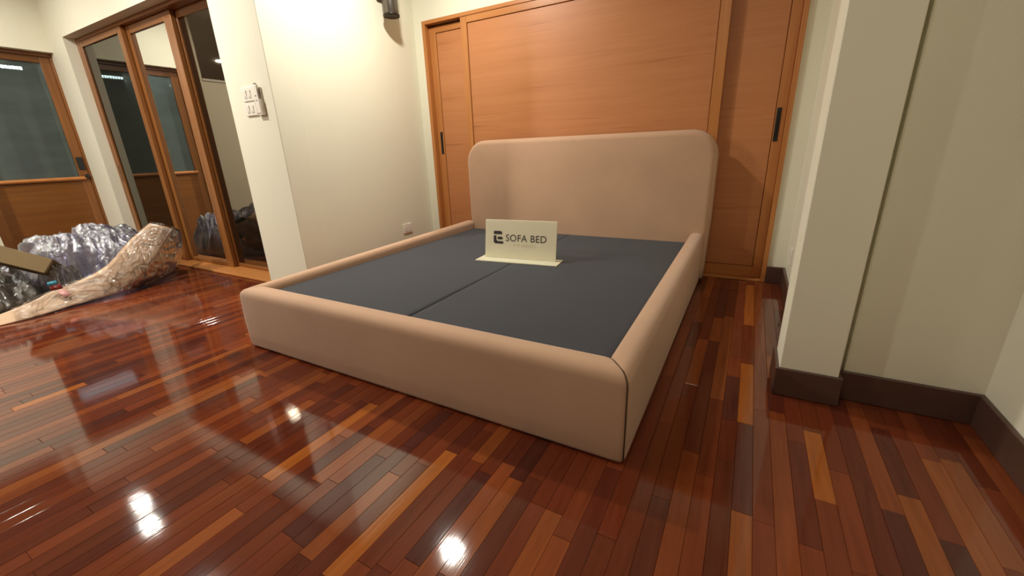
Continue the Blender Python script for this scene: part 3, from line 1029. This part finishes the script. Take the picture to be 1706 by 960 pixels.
def film_over(u, v):
    v2 = -0.10 + 1.2 * v
    p = board_pt(u, min(max(v2, 0), 1))
    if v2 < 0: p.z = max(0.004, p.z + v2 * 0.10)
    pw = Vector((p.x, p.y + p.z, v * 0.5 + noise.noise(p * 6) * 0.15))
    c = crease(Vector((pw.y * 1.5 + v * 0.4, pw.z * 0.7, 0)), 5.5, 2.0); c2 = crease(Vector((pw.y - v * 0.5, pw.z * 1.3, 0)), 12.0, 5.0)
    p.x += 0.014 + 0.022 * c + 0.009 * c2
    p.z += 0.012 + 0.008 * c2
    p.z = max(0.003, p.z)
    return p - off
fm = link('film_cover', grid_mesh('film_cover', 220, 60, lambda u, v: film_over(0.18 + 0.82 * u, v)), M['film'], board, smooth=True)
# loose film hanging off the curled end towards the glazed doors
G0 = [(-4.31, 1.21, 0.05), (-4.36, 1.41, 0.14), (-4.465, 1.595, 0.27), (-4.54, 1.78, 0.43)]
G1 = [(-4.42, 1.37, 0.006), (-4.50, 1.54, 0.02), (-4.66, 1.80, 0.10), (-4.63, 1.87, 0.37)]
def flap(u, v):
    p = spline(G0, u).lerp(spline(G1, u), v)
    c = crease(p, 7.0, 8.0); c2 = crease(p, 16.0, 1.0)
    p += Vector((0.9, -0.35, 0.1)) * (0.040 * c * v + 0.012 * c2 + 0.02 * math.sin(v * 3.1))
    p.z = max(0.004, p.z)
    return p - off
me = grid_mesh('inner_lining', 24, 12, lambda u, v: spline(G0, u).lerp(spline(G1, u), v * 0.86) - off + Vector((-0.05, 0.02, 0.0)) + Vector((0, 0, 0.012)))
shell('inner_lining', me, 0.004, M['wad'], board)
link('film_flap', grid_mesh('film_flap', 80, 60, flap), M['film_grey'], board, smooth=True)

def lump(name, c, ax, h, seed, mat, parent, n=110, cs=6.0, amp=0.06, power=3.0, hole=None, zmin=0.004, yaw=0.0):
    """crumpled heap: a folded height field over an ellipse, with sideways pushed folds"""
    cy_, sy_ = math.cos(yaw), math.sin(yaw)
    def fn(u, v):
        r = math.sqrt(u) if False else u
        th = 2 * math.pi * v
        x = ax[0] * r * math.cos(th); y = ax[1] * r * math.sin(th)
        w = 1 + 0.13 * noise.noise(Vector((math.cos(th) * 1.4 + seed, math.sin(th) * 1.4, 0)))
        x, y = x * w, y * w
        X = c[0] + x * cy_ - y * sy_; Y = c[1] + x * sy_ + y * cy_
        q = Vector((X, Y, 0))
        prof = max(0.0, 1 - r ** power) ** 0.55
        z = h * prof * (1 + 0.30 * noise.noise(q * 2.6 + Vector((seed, 0, 0))))
        k = min(1, prof * 1.6)
        qw = q + Vector((noise.noise(q * 3), noise.noise(q * 3 + Vector((7, 0, 0))), 0)) * 0.12
        ca, sa = math.cos(seed), math.sin(seed)
        qa = Vector(((qw.x * ca - qw.y * sa) * 1.5, (qw.x * sa + qw.y * ca) * 0.6, 0))
        qb = Vector(((qw.x * sa + qw.y * ca) * 1.6, (qw.y * sa - qw.x * ca) * 0.6, 0))
        c1 = crease(qa, cs, seed); c2 = crease(qb, cs * 2.1, seed + 3); c3 = crease(qa, cs * 5.0, seed + 6)
        z += k * amp * ((c1 - 0.5) + 0.55 * (c2 - 0.5) + 0.20 * (c3 - 0.5))
        if hole:
            d = math.hypot(X - hole[0], Y - hole[1]) / hole[2]
            if d < 1: z -= hole[3] * (1 - d * d)
        X += k * 0.045 * noise.noise(q * 9 + Vector((0, seed, 0))); Y += k * 0.045 * noise.noise(q * 9 + Vector((seed, 0, 5)))
        return Vector((X, Y, max(zmin, z))) - Vector(parent.location)
    return link(name, grid_mesh(name, n, n * 2, fn), mat, parent, smooth=True)

heap = empty('film_heap', (-5.2, 1.3, 0))
tag(heap, 'big lavender-tinted heap of crumpled clear plastic film below the half-glazed door', 'plastic wrap')
lump('outer_film', (-5.22, 1.36), (0.74, 0.52), 0.41, 3.1, M['film_heap'], heap, 190, 4.2, 0.085, 3.4, (-4.62, 1.10, 0.17, 0.22))
lump('inner_film', (-5.24, 1.36), (0.66, 0.46), 0.36, 9.4, M['film_heap'], heap, 140, 5.0, 0.08, 3.4, (-4.66, 1.10, 0.2, 0.25))
lump('core', (-5.36, 1.46), (0.46, 0.30), 0.27, 5.7, M['wad_light'], heap, 60, 4.0, 0.03, 4.0)

bd = empty('wrapped_bundle', (-4.72, 0.72, 0))
tag(bd, 'dark packing bundle in glossy film at the left edge, under the cardboard box', 'bundle')
lump('packing', (-4.86, 0.62), (0.32, 0.30), 0.22, 2.2, M['wad'], bd, 60, 4.5, 0.03, 3.5)
lump('outer_film', (-4.85, 0.62), (0.36, 0.34), 0.25, 6.6, M['film_dark'], bd, 130, 4.6, 0.095, 3.5)

lump('film_clump', (-4.66, 1.00), (0.15, 0.14), 0.27, 4.4, M['film'], heap, 90, 9.0, 0.08, 3.0)  # separate clump of clear film in front, parented to the heap
lump('film_clump', (-4.68, 1.00), (0.13, 0.11), 0.20, 7.4, M['film_heap'], heap, 70, 10.0, 0.06, 3.0)

# cardboard box lying on the bundle
A = Vector((-4.83, 0.765, 0.395)); B_ = Vector((-4.63, 0.975, 0.252))
ax = (B_ - A).normalized(); up_ = Vector((0, 0, 1)); sd = ax.cross(up_).normalized(); up_ = sd.cross(ax)
roll = math.radians(32)
sd, up_ = sd * math.cos(roll) + up_ * math.sin(roll), up_ * math.cos(roll) - sd * math.sin(roll)
bx = empty('cardboard_box', tuple((A + B_) / 2))
bx.rotation_euler = Matrix((ax, -sd, up_)).transposed().to_euler()
tag(bx, 'dull brown cardboard box bar lying tilted on the wrapped bundle at left', 'box')
Lh = (B_ - A).length / 2
box('carton', M['box_board'], bx, -Lh, Lh, -0.09, 0.06, -0.062, 0.055, 0.004)
box('end_flap', M['box_board'], bx, Lh, Lh + 0.003, -0.085, 0.055, -0.05, 0.05, 0.001)
box('film_strip', M['film'], bx, -Lh * 0.98, Lh * 0.98, -0.088, 0.058, 0.056, 0.058, 0.0005)

# coloured tape label on the sheet
lb = empty('tape_label', (-4.43, 0.90, 0.1))
tag(lb, 'small blue and dark red tape label stuck on the bent cardboard sheet', 'label')
def quad(name, mat, pts):
    b = bmesh.new()
    b.faces.new([b.verts.new(Vector(p) - Vector(lb.location)) for p in pts])
    me = bpy.data.meshes.new(name); b.to_mesh(me); b.free()
    return shell(name, me, 0.003, mat, lb)
quad('blue_band', M['label_blue'], [(-4.43, 0.868, 0.166), (-4.43, 0.918, 0.172), (-4.43, 0.918, 0.200), (-4.43, 0.868, 0.196)])
quad('red_band', M['label_red'], [(-4.415, 0.872, 0.132), (-4.415, 0.936, 0.134), (-4.43, 0.932, 0.170), (-4.43, 0.872, 0.166)])
quad('pink_band', M['label_pink'], [(-4.352, 0.908, 0.082), (-4.352, 0.950, 0.084), (-4.405, 0.940, 0.128), (-4.405, 0.895, 0.126)])
